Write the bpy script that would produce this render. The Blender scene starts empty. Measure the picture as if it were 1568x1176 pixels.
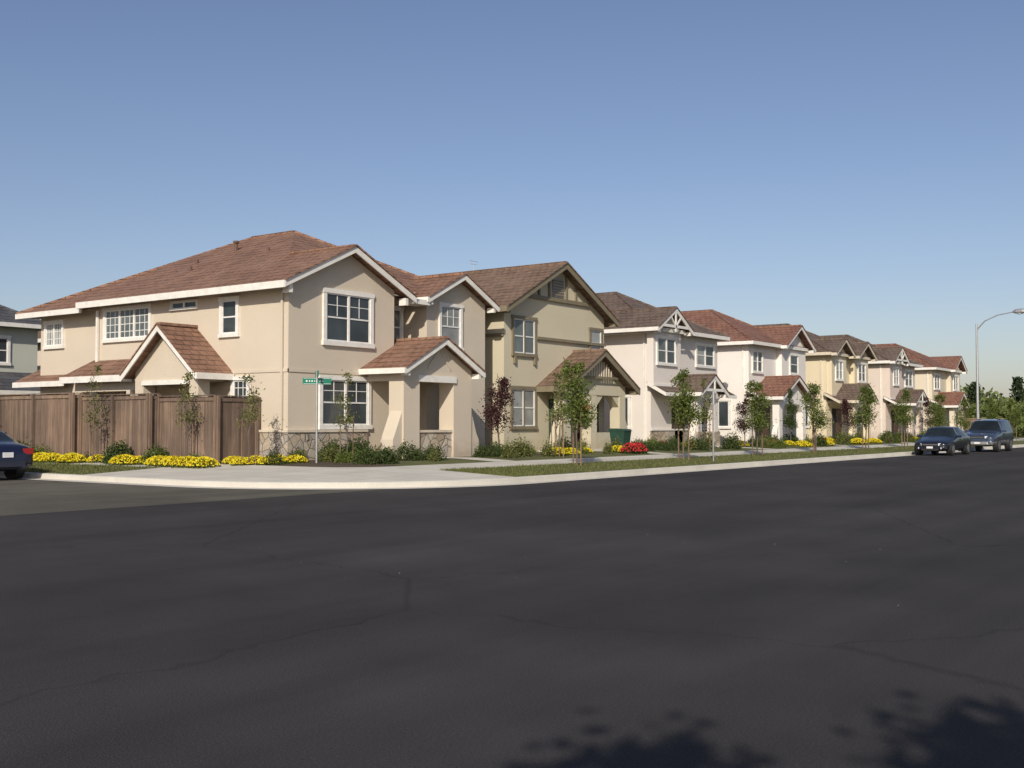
import bpy, bmesh, math, random
from mathutils import Vector, Matrix
R=random.Random(7)
sc=bpy.context.scene
sc.view_settings.view_transform='Standard'; sc.view_settings.look='None'; sc.view_settings.exposure=0
# ---------------------------------------------------------------- materials
def newmat(name):
    m=bpy.data.materials.new(name); m.use_nodes=True
    nt=m.node_tree; b=nt.nodes['Principled BSDF']
    return m,nt,b
def N(nt,t,**k):
    n=nt.nodes.new(t)
    for a,v in k.items(): setattr(n,a,v)
    return n
def ramp(nt,fac,stops):
    r=N(nt,'ShaderNodeValToRGB'); e=r.color_ramp.elements
    e[0].position=stops[0][0]; e[0].color=(*stops[0][1],1)
    e[1].position=stops[-1][0]; e[1].color=(*stops[-1][1],1)
    for p,c in stops[1:-1]:
        x=e.new(p); x.color=(*c,1)
    nt.links.new(fac,r.inputs[0]); return r.outputs[0]
def noise(nt,scale,detail=4,vec=None,rough=.55):
    n=N(nt,'ShaderNodeTexNoise'); n.inputs['Scale'].default_value=scale; n.inputs['Detail'].default_value=detail; n.inputs['Roughness'].default_value=rough
    if vec is None:
        g=N(nt,'ShaderNodeNewGeometry'); vec=g.outputs['Position']
    nt.links.new(vec,n.inputs['Vector']); return n.outputs['Fac']
def bump(nt,b,h,strength,dist):
    bp=N(nt,'ShaderNodeBump'); bp.inputs['Strength'].default_value=strength; bp.inputs['Distance'].default_value=dist
    nt.links.new(h,bp.inputs['Height']); nt.links.new(bp.outputs[0],b.inputs['Normal'])
def sc3(c,k): return tuple(min(1,x*k) for x in c)
def mix(nt,fac,a,b,mode='MIX'):
    m=N(nt,'ShaderNodeMix',data_type='RGBA',blend_type=mode)
    if isinstance(fac,float): m.inputs[0].default_value=fac
    else: nt.links.new(fac,m.inputs[0])
    for i,x in ((6,a),(7,b)):
        if isinstance(x,tuple): m.inputs[i].default_value=(*x,1)
        else: nt.links.new(x,m.inputs[i])
    return m.outputs[2]
def stucco(name,c):
    m,nt,b=newmat(name)
    f=noise(nt,.5,6); col=ramp(nt,f,[(.3,sc3(c,.94)),(.7,sc3(c,1.03))])
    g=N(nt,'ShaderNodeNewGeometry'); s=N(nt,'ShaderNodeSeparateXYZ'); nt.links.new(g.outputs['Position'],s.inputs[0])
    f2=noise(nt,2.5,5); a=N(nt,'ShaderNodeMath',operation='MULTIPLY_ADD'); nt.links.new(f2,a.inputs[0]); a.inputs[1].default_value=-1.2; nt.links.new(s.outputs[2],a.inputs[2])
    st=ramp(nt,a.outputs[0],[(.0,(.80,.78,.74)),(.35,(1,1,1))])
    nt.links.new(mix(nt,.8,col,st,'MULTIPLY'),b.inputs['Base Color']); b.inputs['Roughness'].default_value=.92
    bump(nt,b,noise(nt,30,4),.6,.015); return m
def plain(name,c,rough=.6,metal=0,var=.12):
    m,nt,b=newmat(name); f=noise(nt,4,4)
    nt.links.new(ramp(nt,f,[(.3,sc3(c,1-var)),(.7,sc3(c,1+var*.5))]),b.inputs['Base Color'])
    b.inputs['Roughness'].default_value=rough; b.inputs['Metallic'].default_value=metal; return m
def tiles(name,c1,c2,c3):
    m,nt,b=newmat(name)
    g=N(nt,'ShaderNodeNewGeometry'); s=N(nt,'ShaderNodeSeparateXYZ'); nt.links.new(g.outputs['Position'],s.inputs[0])
    sn=N(nt,'ShaderNodeSeparateXYZ'); nt.links.new(g.outputs['True Normal'],sn.inputs[0])
    ax=N(nt,'ShaderNodeMath',operation='ABSOLUTE'); nt.links.new(sn.outputs[0],ax.inputs[0])
    ay=N(nt,'ShaderNodeMath',operation='ABSOLUTE'); nt.links.new(sn.outputs[1],ay.inputs[0])
    gt=N(nt,'ShaderNodeMath',operation='GREATER_THAN'); nt.links.new(ax.outputs[0],gt.inputs[0]); nt.links.new(ay.outputs[0],gt.inputs[1])
    mx=N(nt,'ShaderNodeMix',data_type='FLOAT'); nt.links.new(gt.outputs[0],mx.inputs[0]); nt.links.new(s.outputs[0],mx.inputs[2]); nt.links.new(s.outputs[1],mx.inputs[3])
    cb=N(nt,'ShaderNodeCombineXYZ'); nt.links.new(mx.outputs[0],cb.inputs[0]); nt.links.new(s.outputs[2],cb.inputs[1])
    br=N(nt,'ShaderNodeTexBrick'); nt.links.new(cb.outputs[0],br.inputs['Vector'])
    br.inputs['Scale'].default_value=1; br.inputs['Brick Width'].default_value=.33; br.inputs['Row Height'].default_value=.165
    br.inputs['Mortar Size'].default_value=.014; br.inputs['Mortar Smooth'].default_value=.3
    br.inputs['Color1'].default_value=(*c1,1); br.inputs['Color2'].default_value=(*c2,1); br.inputs['Mortar'].default_value=(*sc3(c1,.3),1)
    f=noise(nt,1.1,6); 
    c=mix(nt,ramp(nt,f,[(.4,(0,0,0)),(.65,(.7,.7,.7))]),br.outputs[0],c3)
    f3=noise(nt,6,3); c=mix(nt,.7,c,ramp(nt,f3,[(.3,(.6,.6,.6)),(.7,(1.1,1.1,1.1))]),'MULTIPLY')
    nt.links.new(c,b.inputs['Base Color']); b.inputs['Roughness'].default_value=.85
    dv=N(nt,'ShaderNodeMath',operation='DIVIDE'); nt.links.new(s.outputs[2],dv.inputs[0]); dv.inputs[1].default_value=.165
    fr=N(nt,'ShaderNodeMath',operation='FRACT'); nt.links.new(dv.outputs[0],fr.inputs[0])
    sb=N(nt,'ShaderNodeMath',operation='SUBTRACT'); sb.inputs[0].default_value=1; nt.links.new(fr.outputs[0],sb.inputs[1])
    ad=N(nt,'ShaderNodeMath',operation='SUBTRACT'); nt.links.new(sb.outputs[0],ad.inputs[0]); nt.links.new(br.outputs['Fac'],ad.inputs[1])
    bump(nt,b,ad.outputs[0],.9,.04); return m
def stone(name):
    m,nt,b=newmat(name); g=N(nt,'ShaderNodeNewGeometry')
    v=N(nt,'ShaderNodeTexVoronoi',feature='DISTANCE_TO_EDGE'); v.inputs['Scale'].default_value=3.0
    v2=N(nt,'ShaderNodeTexVoronoi'); v2.inputs['Scale'].default_value=3.0
    for q in (v,v2): nt.links.new(g.outputs['Position'],q.inputs['Vector'])
    s=N(nt,'ShaderNodeSeparateColor'); nt.links.new(v2.outputs['Color'],s.inputs[0])
    col=ramp(nt,s.outputs[0],[(0,(.36,.28,.21)),(.35,(.46,.38,.28)),(.7,(.52,.46,.37)),(1,(.38,.34,.30))])
    f=noise(nt,9,4); col=mix(nt,.8,col,ramp(nt,f,[(.3,(.7,.7,.7)),(.7,(1.1,1.1,1.1))]),'MULTIPLY')
    edge=ramp(nt,v.outputs['Distance'],[(.015,(0,0,0)),(.05,(1,1,1))])
    nt.links.new(mix(nt,edge,(.25,.21,.165),col),b.inputs['Base Color']); b.inputs['Roughness'].default_value=.9
    bump(nt,b,edge,.8,.03); return m
def leafmat(name,stops,trans=.25):
    m,nt,b=newmat(name); g=N(nt,'ShaderNodeNewGeometry')
    c=ramp(nt,g.outputs['Random Per Island'],stops)
    nt.links.new(c,b.inputs['Base Color']); b.inputs['Roughness'].default_value=.6; b.inputs['Specular IOR Level'].default_value=.25
    t=N(nt,'ShaderNodeBsdfTranslucent'); nt.links.new(c,t.inputs[0])
    ms=N(nt,'ShaderNodeMixShader'); ms.inputs[0].default_value=trans
    nt.links.new(b.outputs[0],ms.inputs[1]); nt.links.new(t.outputs[0],ms.inputs[2])
    nt.links.new(ms.outputs[0],nt.nodes['Material Output'].inputs[0]); return m
def glass(name,c,rough=.06):
    m,nt,b=newmat(name); f=noise(nt,.8,2)
    nt.links.new(ramp(nt,f,[(.35,sc3(c,.7)),(.65,sc3(c,1.3))]),b.inputs['Base Color'])
    b.inputs['Roughness'].default_value=rough; b.inputs['IOR'].default_value=1.5; return m
def asphalt(name,c,mk=True):
    m,nt,b=newmat(name)
    f=noise(nt,.18,5); col=ramp(nt,f,[(.35,sc3(c,.85)),(.65,sc3(c,1.15))])
    fp=noise(nt,.75,6); col=mix(nt,.8,col,ramp(nt,fp,[(.35,(.9,.9,.9)),(.68,(1.12,1.11,1.09))]),'MULTIPLY')
    f2=noise(nt,70,2); col=mix(nt,.9,col,ramp(nt,f2,[(.3,(.7,.7,.7)),(.55,(1,1,1)),(.75,(1.4,1.4,1.37))]),'MULTIPLY')
    g=N(nt,'ShaderNodeNewGeometry'); mp=N(nt,'ShaderNodeMapping'); mp.inputs['Scale'].default_value=(.06,1.1,1); nt.links.new(g.outputs['Position'],mp.inputs[0])
    f3=noise(nt,.8,4,mp.outputs[0]); col=mix(nt,.8,col,ramp(nt,f3,[(.35,(.84,.84,.84)),(.65,(1.14,1.13,1.11))]),'MULTIPLY')
    v=N(nt,'ShaderNodeTexVoronoi',feature='DISTANCE_TO_EDGE'); v.inputs['Scale'].default_value=.11
    wv=noise(nt,1.2,5); vm=N(nt,'ShaderNodeVectorMath',operation='ADD'); nt.links.new(g.outputs['Position'],vm.inputs[0]); 
    cc=N(nt,'ShaderNodeCombineXYZ'); nt.links.new(wv,cc.inputs[0]); nt.links.new(wv,cc.inputs[1]); nt.links.new(cc.outputs[0],vm.inputs[1])
    nt.links.new(vm.outputs[0],v.inputs['Vector'])
    cr=ramp(nt,v.outputs['Distance'],[(.0012,(.6,.6,.6)),(.0035,(1,1,1))]); col=mix(nt,.6,col,cr,'MULTIPLY')
    nt.links.new(col,b.inputs['Base Color']); b.inputs['Roughness'].default_value=.93; b.inputs['Specular IOR Level'].default_value=.12
    bump(nt,b,noise(nt,90,2),.6,.012); return m
def concrete(name,c,joint=True):
    m,nt,b=newmat(name); f=noise(nt,.9,6); col=ramp(nt,f,[(.3,sc3(c,.88)),(.7,sc3(c,1.06))])
    f2=noise(nt,30,3); col=mix(nt,.6,col,ramp(nt,f2,[(.3,(.85,.85,.85)),(.7,(1.05,1.05,1.05))]),'MULTIPLY')
    if joint:
        g=N(nt,'ShaderNodeNewGeometry'); br=N(nt,'ShaderNodeTexBrick'); nt.links.new(g.outputs['Position'],br.inputs['Vector'])
        br.offset=0; br.inputs['Scale'].default_value=1; br.inputs['Brick Width'].default_value=1.5; br.inputs['Row Height'].default_value=1.5; br.inputs['Mortar Size'].default_value=.015
        br.inputs['Color1'].default_value=(1,1,1,1); br.inputs['Color2'].default_value=(.94,.94,.93,1); br.inputs['Mortar'].default_value=(.5,.48,.45,1)
        col=mix(nt,.9,col,br.outputs[0],'MULTIPLY')
    nt.links.new(col,b.inputs['Base Color']); b.inputs['Roughness'].default_value=.9; return m
def grassmat(name,a,c):
    m,nt,b=newmat(name); f=noise(nt,1.2,7,rough=.7); col=ramp(nt,f,[(.3,a),(.7,c)])
    f2=noise(nt,40,3); col=mix(nt,.8,col,ramp(nt,f2,[(.3,(.5,.5,.5)),(.7,(1.2,1.2,1.2))]),'MULTIPLY')
    nt.links.new(col,b.inputs['Base Color']); b.inputs['Roughness'].default_value=.95; bump(nt,b,noise(nt,60,3),1,.04); return m
def wood(name,c1,c2,c3):
    m,nt,b=newmat(name); g=N(nt,'ShaderNodeNewGeometry')
    c=ramp(nt,g.outputs['Random Per Island'],[(0,c1),(.5,c2),(1,c3)])
    mp=N(nt,'ShaderNodeMapping'); mp.inputs['Scale'].default_value=(9,9,.7); nt.links.new(g.outputs['Position'],mp.inputs[0])
    f=noise(nt,1.5,5,mp.outputs[0]); c=mix(nt,.9,c,ramp(nt,f,[(.3,(.6,.6,.6)),(.7,(1.2,1.17,1.13))]),'MULTIPLY')
    f2=noise(nt,.5,4); c=mix(nt,.9,c,ramp(nt,f2,[(.35,(.55,.56,.6)),(.65,(1.12,1.1,1.1))]),'MULTIPLY')
    nt.links.new(c,b.inputs['Base Color']); b.inputs['Roughness'].default_value=.85; return m
def paint(name,c,rough=.25,metal=.3):
    m,nt,b=newmat(name); b.inputs['Metallic'].default_value=metal; b.inputs['Roughness'].default_value=rough
    f=noise(nt,2,3); nt.links.new(ramp(nt,f,[(.3,sc3(c,.85)),(.7,sc3(c,1.1))]),b.inputs['Base Color'])
    b.inputs['Coat Weight'].default_value=.6; b.inputs['Coat Roughness'].default_value=.08; return m
M={}
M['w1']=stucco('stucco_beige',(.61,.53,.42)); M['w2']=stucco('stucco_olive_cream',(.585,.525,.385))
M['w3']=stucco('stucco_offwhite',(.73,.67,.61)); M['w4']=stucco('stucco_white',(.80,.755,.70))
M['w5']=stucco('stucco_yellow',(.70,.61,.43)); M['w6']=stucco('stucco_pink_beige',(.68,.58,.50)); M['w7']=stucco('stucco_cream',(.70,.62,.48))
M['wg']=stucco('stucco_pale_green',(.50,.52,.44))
M['r1']=tiles('roof_tiles_brown_red',(.29,.15,.095),(.21,.11,.07),(.31,.18,.12))
M['r2']=tiles('roof_tiles_brown',(.23,.14,.09),(.165,.105,.07),(.25,.165,.115))
M['r3']=tiles('roof_tiles_grey_brown',(.17,.115,.085),(.12,.085,.065),(.19,.14,.11))
M['r4']=tiles('roof_tiles_red',(.29,.13,.085),(.20,.095,.065),(.27,.145,.10))
M['rg']=tiles('roof_tiles_slate',(.09,.09,.10),(.06,.06,.07),(.11,.11,.115))
M['white']=plain('white_trim_paint',(.80,.77,.71),.55); M['cream']=plain('cream_trim_paint',(.64,.56,.44),.6)
M['olive']=plain('olive_trim_paint',(.22,.185,.12),.6); M['gray']=plain('grey_trim_paint',(.35,.34,.34),.6)
M['vinyl']=plain('vinyl_window_frame',(.78,.77,.74),.4)
M['g1']=glass('window_glass_dark',(.045,.055,.06)); M['g2']=glass('window_glass_blinds',(.26,.27,.26),.12); M['g3']=glass('window_glass_curtain',(.13,.15,.15),.1)
M['dark']=plain('painted_recess_shade',(.03,.028,.025),.9); M['door']=plain('painted_door_green',(.03,.06,.045),.5); M['doorb']=plain('painted_door_brown',(.10,.055,.035),.5)  # the first is a near-black colour painting the shade of open recesses
M['stone']=stone('stone_veneer'); M['asph']=asphalt('asphalt_dark',(.053,.050,.0505)); M['asph2']=asphalt('asphalt_aged',(.125,.118,.098))
M['conc']=concrete('concrete_walk',(.60,.565,.49)); M['curb']=concrete('concrete_kerb',(.60,.565,.49),False)
M['grass']=grassmat('lawn_grass',(.085,.10,.03),(.18,.185,.06)); M['ground']=grassmat('open_ground',(.10,.09,.05),(.15,.14,.08)); M['bark']=grassmat('bed_bark_mulch',(.06,.04,.025),(.14,.10,.06))
M['fence']=wood('fence_wood',(.16,.115,.085),(.23,.16,.115),(.28,.20,.145)); M['stake']=wood('stake_wood',(.20,.13,.08),(.25,.17,.11),(.3,.2,.13))
M['trunk']=wood('tree_bark',(.13,.10,.075),(.16,.12,.09),(.2,.15,.11))
M['leaf']=leafmat('leaves_green',[(0,(.06,.09,.018)),(.5,(.13,.17,.035)),(1,(.21,.25,.06))],.35)
M['leafd']=leafmat('leaves_dark_green',[(0,(.025,.045,.012)),(.5,(.06,.09,.025)),(1,(.11,.14,.04))])
M['leafo']=leafmat('leaves_olive',[(0,(.07,.08,.02)),(.5,(.14,.16,.045)),(1,(.22,.22,.08))])
M['leafr']=leafmat('leaves_plum',[(0,(.03,.012,.015)),(.5,(.065,.024,.028)),(1,(.12,.05,.045))])
M['far']=leafmat('distant_foliage',[(0,(.07,.10,.025)),(.5,(.13,.17,.045)),(1,(.20,.23,.08))])
M['yel']=leafmat('flowers_yellow',[(0,(.65,.50,.02)),(1,(.85,.72,.03))],.15); M['red']=leafmat('flowers_red',[(0,(.5,.02,.03)),(1,(.65,.05,.06))],.15)
M['pine']=leafmat('pine_needles',[(0,(.02,.035,.015)),(1,(.05,.07,.03))],.1)
M['metal']=plain('galvanised_steel',(.45,.46,.46),.45,.6); M['sgreen']=plain('sign_green',(.01,.18,.11),.4); M['swhite']=plain('sign_white',(.75,.75,.75),.5)
M['navy']=paint('car_paint_navy',(.014,.02,.05)); M['black']=paint('car_paint_black_blue',(.015,.018,.03)); M['suv']=paint('car_paint_blue_grey',(.05,.07,.11))
M['silver']=paint('car_silver_cladding',(.42,.42,.40),.4,.5); M['cglass']=glass('car_glass',(.015,.02,.022),.04); M['tyre']=plain('tyre_rubber',(.02,.02,.02),.9)
M['hub']=plain('alloy_wheel',(.45,.45,.46),.35,.7); M['lamp']=plain('headlight_lens',(.65,.68,.7),.15); M['tail']=plain('taillight_red',(.35,.02,.02),.2); M['trimblk']=plain('black_plastic',(.02,.02,.02),.6)
M['bin']=plain('bin_green_plastic',(.02,.06,.04),.5); M['terra']=plain('terracotta',(.35,.13,.07),.8); M['vent']=plain('vent_pipe_brown',(.13,.075,.05),.7); M['wallb']=plain('boundary_wall_block',(.27,.19,.14),.9)
# ---------------------------------------------------------------- mesh building
class MB:
    def __init__(s): s.v=[]; s.f=[]; s.mi=[]; s.cur=0
    def add(s,vs,fs):
        o=len(s.v); s.v+= [tuple(p) for p in vs]; s.f+=[tuple(i+o for i in f) for f in fs]; s.mi+=[s.cur]*len(fs)
    def box(s,x0,x1,y0,y1,z0,z1):
        s.add([(x0,y0,z0),(x1,y0,z0),(x1,y1,z0),(x0,y1,z0),(x0,y0,z1),(x1,y0,z1),(x1,y1,z1),(x0,y1,z1)],
              [(0,3,2,1),(4,5,6,7),(0,1,5,4),(1,2,6,5),(2,3,7,6),(3,0,4,7)])
    def extr(s,pts,vec):
        n=len(pts); v=Vector(vec); a=[Vector(p) for p in pts]
        s.add(a+[p+v for p in a],[tuple(range(n)),tuple(range(2*n-1,n-1,-1))]+[(i,i+n,(i+1)%n+n,(i+1)%n) for i in range(n)])
    def prism_y(s,xz,y0,y1): s.extr([(x,y0,z) for x,z in xz],(0,y1-y0,0))
    def prism_x(s,yz,x0,x1): s.extr([(x0,y,z) for y,z in yz],(x1-x0,0,0))
    def slab(s,pts,t=.12): s.extr(pts,(0,0,-t))
    def beam(s,p0,p1,w,h):
        p0=Vector(p0);p1=Vector(p1); d=(p1-p0); d.z=0
        if d.length<1e-6: d=Vector((1,0,0))
        d.normalize(); n=Vector((-d.y,d.x,0))*w/2; dz=Vector((0,0,-h))
        s.extr([p0-n,p0+n,p0+n+dz,p0-n+dz],p1-p0)
    def tube(s,pts,rad,n=7):
        pts=[Vector(p) for p in pts]; vs=[];fs=[]
        for i,p in enumerate(pts):
            a=pts[max(0,i-1)];b=pts[min(len(pts)-1,i+1)]; d=(b-a).normalized()
            u=d.cross(Vector((0,1,.01)) if abs(d.y)<.9 else Vector((1,0,0))).normalized(); w=d.cross(u)
            for k in range(n):
                t=2*math.pi*k/n; vs.append(p+(u*math.cos(t)+w*math.sin(t))*rad[i])
        for i in range(len(pts)-1):
            for k in range(n): fs.append((i*n+k,i*n+(k+1)%n,(i+1)*n+(k+1)%n,(i+1)*n+k))
        fs.append(tuple(range(n))[::-1]); fs.append(tuple((len(pts)-1)*n+k for k in range(n)))
        s.add(vs,fs)
    def leaf(s,c,sz,rnd,asp=.6):
        u=Vector((rnd.gauss(0,1),rnd.gauss(0,1),rnd.gauss(0,1))).normalized(); w=u.cross(Vector((rnd.gauss(0,1),rnd.gauss(0,1),rnd.gauss(0,1)))).normalized()
        u=u*sz*.5*rnd.uniform(.7,1.3); w=w*sz*.5*asp
        s.add([c-u,c+w,c+u,c-w],[(0,1,2,3)])
    def obj(s,name,mats,parent=None,smooth=False,recalc=True):
        me=bpy.data.meshes.new(name); me.from_pydata(s.v,[],s.f)
        for m in mats: me.materials.append(m)
        me.polygons.foreach_set('material_index',s.mi)
        if recalc:
            bm=bmesh.new(); bm.from_mesh(me); bmesh.ops.recalc_face_normals(bm,faces=bm.faces); bm.to_mesh(me); bm.free()
        if smooth: me.polygons.foreach_set('use_smooth',[True]*len(me.polygons))
        me.update(); o=bpy.data.objects.new(name,me); sc.collection.objects.link(o)
        if parent: o.parent=parent
        return o
class G:
    def __init__(s,name): s.name=name; s.p={}
    def __call__(s,part,mat):
        k=(part,mat)
        if k not in s.p: s.p[k]=MB()
        return s.p[k]
    def done(s,loc=(0,0,0),rz=0,smooth=()):
        e=bpy.data.objects.new(s.name,None); e.empty_display_size=.5; sc.collection.objects.link(e)
        for (part,mat),mb in s.p.items(): mb.obj(part,[M[mat]],e,smooth=part in smooth)
        e.location=loc; e.rotation_euler=(0,0,rz); return e
def fbox(mb,face,p,a0,a1,z0,z1,front,back=0):
    if face=='F': mb.box(a0,a1,p-front,p-back,z0,z1)
    else: mb.box(p-front,p-back,a0,a1,z0,z1)
def window(g,face,p,a0,a1,z0,z1,trim='white',cols=2,rows=1,t=.12,gl=None,sill=True):
    T=g('window_trim',trim); Fm=g('window_frames','vinyl')
    fbox(T,face,p,a0,a0+t,z0+t,z1-t,.07); fbox(T,face,p,a1-t,a1,z0+t,z1-t,.07)
    fbox(T,face,p,a0-.03,a1+.03,z1-t,z1,.085); fbox(T,face,p,a0-.03,a1+.03,z0,z0+t,.10)
    b0,b1,c0,c1=a0+t,a1-t,z0+t,z1-t
    w=(b1-b0)/cols; f=min(.045,(c1-c0)*.15)
    for i in range(cols):
        x0=b0+i*w; x1=x0+w
        k=gl or R.choice(['g1','g1','g3','g2'])
        fbox(g('window_glass',k),face,p,x0+f-.005,x1-f+.005,c0+f-.005,c1-f+.005,.012)
        fbox(Fm,face,p,x0,x0+f,c0,c1,.045); fbox(Fm,face,p,x1-f,x1,c0,c1,.045)
        fbox(Fm,face,p,x0+f,x1-f,c0,c0+f,.044); fbox(Fm,face,p,x0+f,x1-f,c1-f,c1,.044)
        for r in range(1,rows+1):
            if rows>0:
                zz=c0+(c1-c0)*r/(rows+1); fbox(Fm,face,p,x0+f,x1-f,zz-.025,zz+.025,.036)
        if i>0: fbox(T,face,p,x0-.04,x0+.04,c0+.001,c1-.001,.06)
def grids(g,face,p,a0,a1,z0,z1,nx,nz):
    Fm=g('window_muntins','vinyl')
    for i in range(1,nx):
        x=a0+(a1-a0)*i/nx; fbox(Fm,face,p,x-.012,x+.012,z0,z1,.026)
    for i in range(1,nz):
        z=z0+(z1-z0)*i/nz; fbox(Fm,face,p,a0,a1,z-.012,z+.012,.024)
def gableY(g,x0,x1,y0,y1,zE,zP,roof,trim,wall=None,wx0=None,wx1=None,wy=None,wz=None,t=.12,h=.2,name='roof',eave=True):
    xc=(x0+x1)/2; Rf=g(name,roof); T=g('fascia',trim)
    Rf.slab([(x0,y0,zE),(xc,y0,zP),(xc,y1,zP),(x0,y1,zE)],t); Rf.slab([(x1,y0,zE),(xc,y0,zP),(xc,y1,zP),(x1,y1,zE)],t)
    Rf.beam((xc,y0-.02,zP+.05),(xc,y1,zP+.05),.22,.1)
    T.beam((x0,y0-.035,zE-.03),(xc,y0-.035,zP-.03),.05,h); T.beam((x1,y0-.035,zE-.03),(xc,y0-.035,zP-.03),.05,h)
    Rf.beam((x0,y0-.04,zE+.03),(xc,y0-.04,zP+.03),.12,.055); Rf.beam((x1,y0-.04,zE+.03),(xc,y0-.04,zP+.03),.12,.055)
    if eave:
        T.beam((x0-.03,y0-.06,zE-.02),(x0-.03,y1,zE-.02),.06,h*.9); T.beam((x1+.03,y0-.06,zE-.02),(x1+.03,y1,zE-.02),.06,h*.9)
    for xx in (x0+.22,x1-.22): 
        zz=zE+.22*(zP-zE)/(xc-x0); T.box(xx-.06,xx+.06,y0-.01,y0+.3,zz-.38,zz-.2)
    if wall:
        s=(zP-zE)/(xc-x0); 
        zw0=zE+s*(wx0-x0)-t-.02; zw1=zE+s*(x1-wx1)-t-.02
        g('walls',wall).prism_y([(wx0,wz),(wx1,wz),(wx1,max(wz+.01,zw1)),(xc,zP-t-.02),(wx0,max(wz+.01,zw0))],wy,y1-.1)
def hip(g,x0,x1,y0,y1,zE,rise,roof,trim,yr0,yr1,t=.12):
    xc=(x0+x1)/2; zP=zE+rise; Rf=g('roof',roof)
    a=(x0,y0,zE);b=(x1,y0,zE);c=(x1,y1,zE);d=(x0,y1,zE);p=(xc,yr0,zP);q=(xc,yr1,zP)
    for P in ([a,p,q,d],[a,b,p],[b,c,q,p],[c,d,q]): Rf.slab(P,t)
    for A,B in ((a,p),(b,p),(c,q),(d,q),(p,q)):
        Rf.beam((A[0],A[1],A[2]+.05),(B[0],B[1],B[2]+.05),.2,.1)
    T=g('fascia',trim)
    T.beam((x0-.03,y0,zE-.02),(x0-.03,y1,zE-.02),.06,.19); T.beam((x0-.06,y0-.03,zE-.02),(x1+.06,y0-.03,zE-.02),.06,.19); T.beam((x1+.03,y0,zE-.02),(x1+.03,y1,zE-.02),.06,.19)
# ---------------------------------------------------------------- HOUSE 1 (corner)
g=G('corner_house'); W=g('walls','w1'); T=g('fascia','white'); Rf=g('roof','r1')
W.box(24.2,29.1,26.3,36.4,.2,6.0)
W.prism_y([(24.2,6.001),(29.1,6.001),(29.1,6.2),(26.77,7.28),(24.2,6.09)],26.3,28.8)
W.box(24.5,34.28,27.4,40.6,.2,5.88); W.box(29.11,30.84,27.42,28.2,5.881,6.45)
W.box(30.85,34.3,26.3,27.39,.2,6.1); W.prism_y([(30.85,6.101),(34.3,6.101),(34.3,6.15),(32.55,7.0),(30.85,6.15)],26.3,28)
def zw(x): return 6+.47*(x-23.7)
Rf.slab([(x,y,zw(x)) for x,y in [(23.7,25.95),(26.77,25.95),(26.77,29.07),(30.2,32.5),(30.2,34.9),(28.06,36.9),(23.7,36.9)]])
Rf.slab([(26.77,25.95,7.443),(29.8,25.95,6.02),(29.8,26.04,6.02),(26.77,29.07,7.443)])
Rf.slab([(26.77,29.07,7.443),(29.14,26.7,6.33),(35,26.7,6.33),(30.2,32.5,9.055)])
Rf.slab([(35,26.7,6.33),(30.2,32.5,9.055),(30.2,34.9,9.055),(35,41.3,6.33)])
Rf.slab([(30.2,34.9,9.05),(23.9,41.3,5.85),(35,41.3,5.85)])
Rf.slab([(23.9,36.3,5.85),(23.9,41.3,5.85),(30.2,34.9,9.05),(28,36.3,7.93)])
for A,B in (((30.2,32.5,9.1),(30.2,34.9,9.1)),((30.2,32.5,9.1),(35,26.7,6.38)),((30.2,34.9,9.1),(23.9,41.3,5.9)),((26.77,25.93,7.49),(26.77,29.0,7.49))):
    Rf.beam(A,B,.2,.09)
T.beam((23.67,25.9,5.99),(23.67,36.93,5.99),.07,.22); T.beam((23.64,36.93,5.99),(24.6,36.93,5.99),.06,.22)
T.beam((23.67,25.91,5.98),(26.77,25.91,7.42),.05,.2); T.beam((29.83,25.91,5.99),(26.77,25.91,7.42),.05,.2)
Rf.beam((23.67,25.9,6.04),(26.77,25.9,7.49),.12,.055); Rf.beam((29.83,25.9,6.06),(26.77,25.9,7.49),.12,.055)
T.beam((23.87,36.97,5.84),(23.87,41.33,5.84),.06,.2); T.beam((29.3,26.67,6.31),(30.6,26.67,6.31),.06,.2)
T.box(29.7,30.62,25.94,26.6,5.8,5.98)
for xx,zz in ((24.0,5.9),(29.4,5.95)): T.box(xx-.07,xx+.07,25.97,26.28,zz-.25,zz)
gableY(g,30.5,34.65,25.95,28.9,6.12,7.15,'r1','white')
W.box(24.17,29.13,26.27,26.299,3.2,3.3); W.box(24.17,24.199,26.27,36.4,3.2,3.3)
W.box(24.12,24.169,26.5,26.58,1.4,5.75)
S=g('stone_base','stone'); S.box(24.12,27.7,26.22,26.299,.3,1.3); S.box(24.12,24.199,26.3,27.6,.3,1.3)
C=g('stone_cap','cream'); C.box(24.08,27.7,26.18,26.299,1.301,1.38); C.box(24.08,24.199,26.3,27.6,1.301,1.38)
window(g,'F',26.3,25.65,28.0,4.12,5.98,cols=2,rows=1,t=.15,gl='g1'); grids(g,'F',26.3,25.8,27.85,5.1,5.8,4,2)
window(g,'F',26.3,25.5,27.9,1.39,3.14,cols=2,rows=1,t=.14,gl='g1'); grids(g,'F',26.3,25.65,27.75,2.3,3.0,4,2)
window(g,'F',27.4,29.6,30.75,4.3,5.85,cols=1,rows=1,gl='g3')
window(g,'F',26.3,31.5,32.85,4.3,6.02,cols=1,rows=1,gl='g2'); grids(g,'F',26.3,31.65,32.7,5.2,5.85,3,2)
window(g,'F',26.3,31.55,32.5,1.3,3.0,cols=1,rows=1,gl='g3')
window(g,'L',24.2,33.2,36.0,4.5,5.78,cols=3,rows=0,gl='g3'); grids(g,'L',24.2,33.3,35.9,4.6,5.66,9,4)
window(g,'L',24.2,30.7,32.1,5.44,5.76,cols=2,rows=0,t=.05,gl='g1')
window(g,'L',24.2,28.6,29.55,4.4,5.73,cols=1,rows=1,gl='g1')
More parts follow.
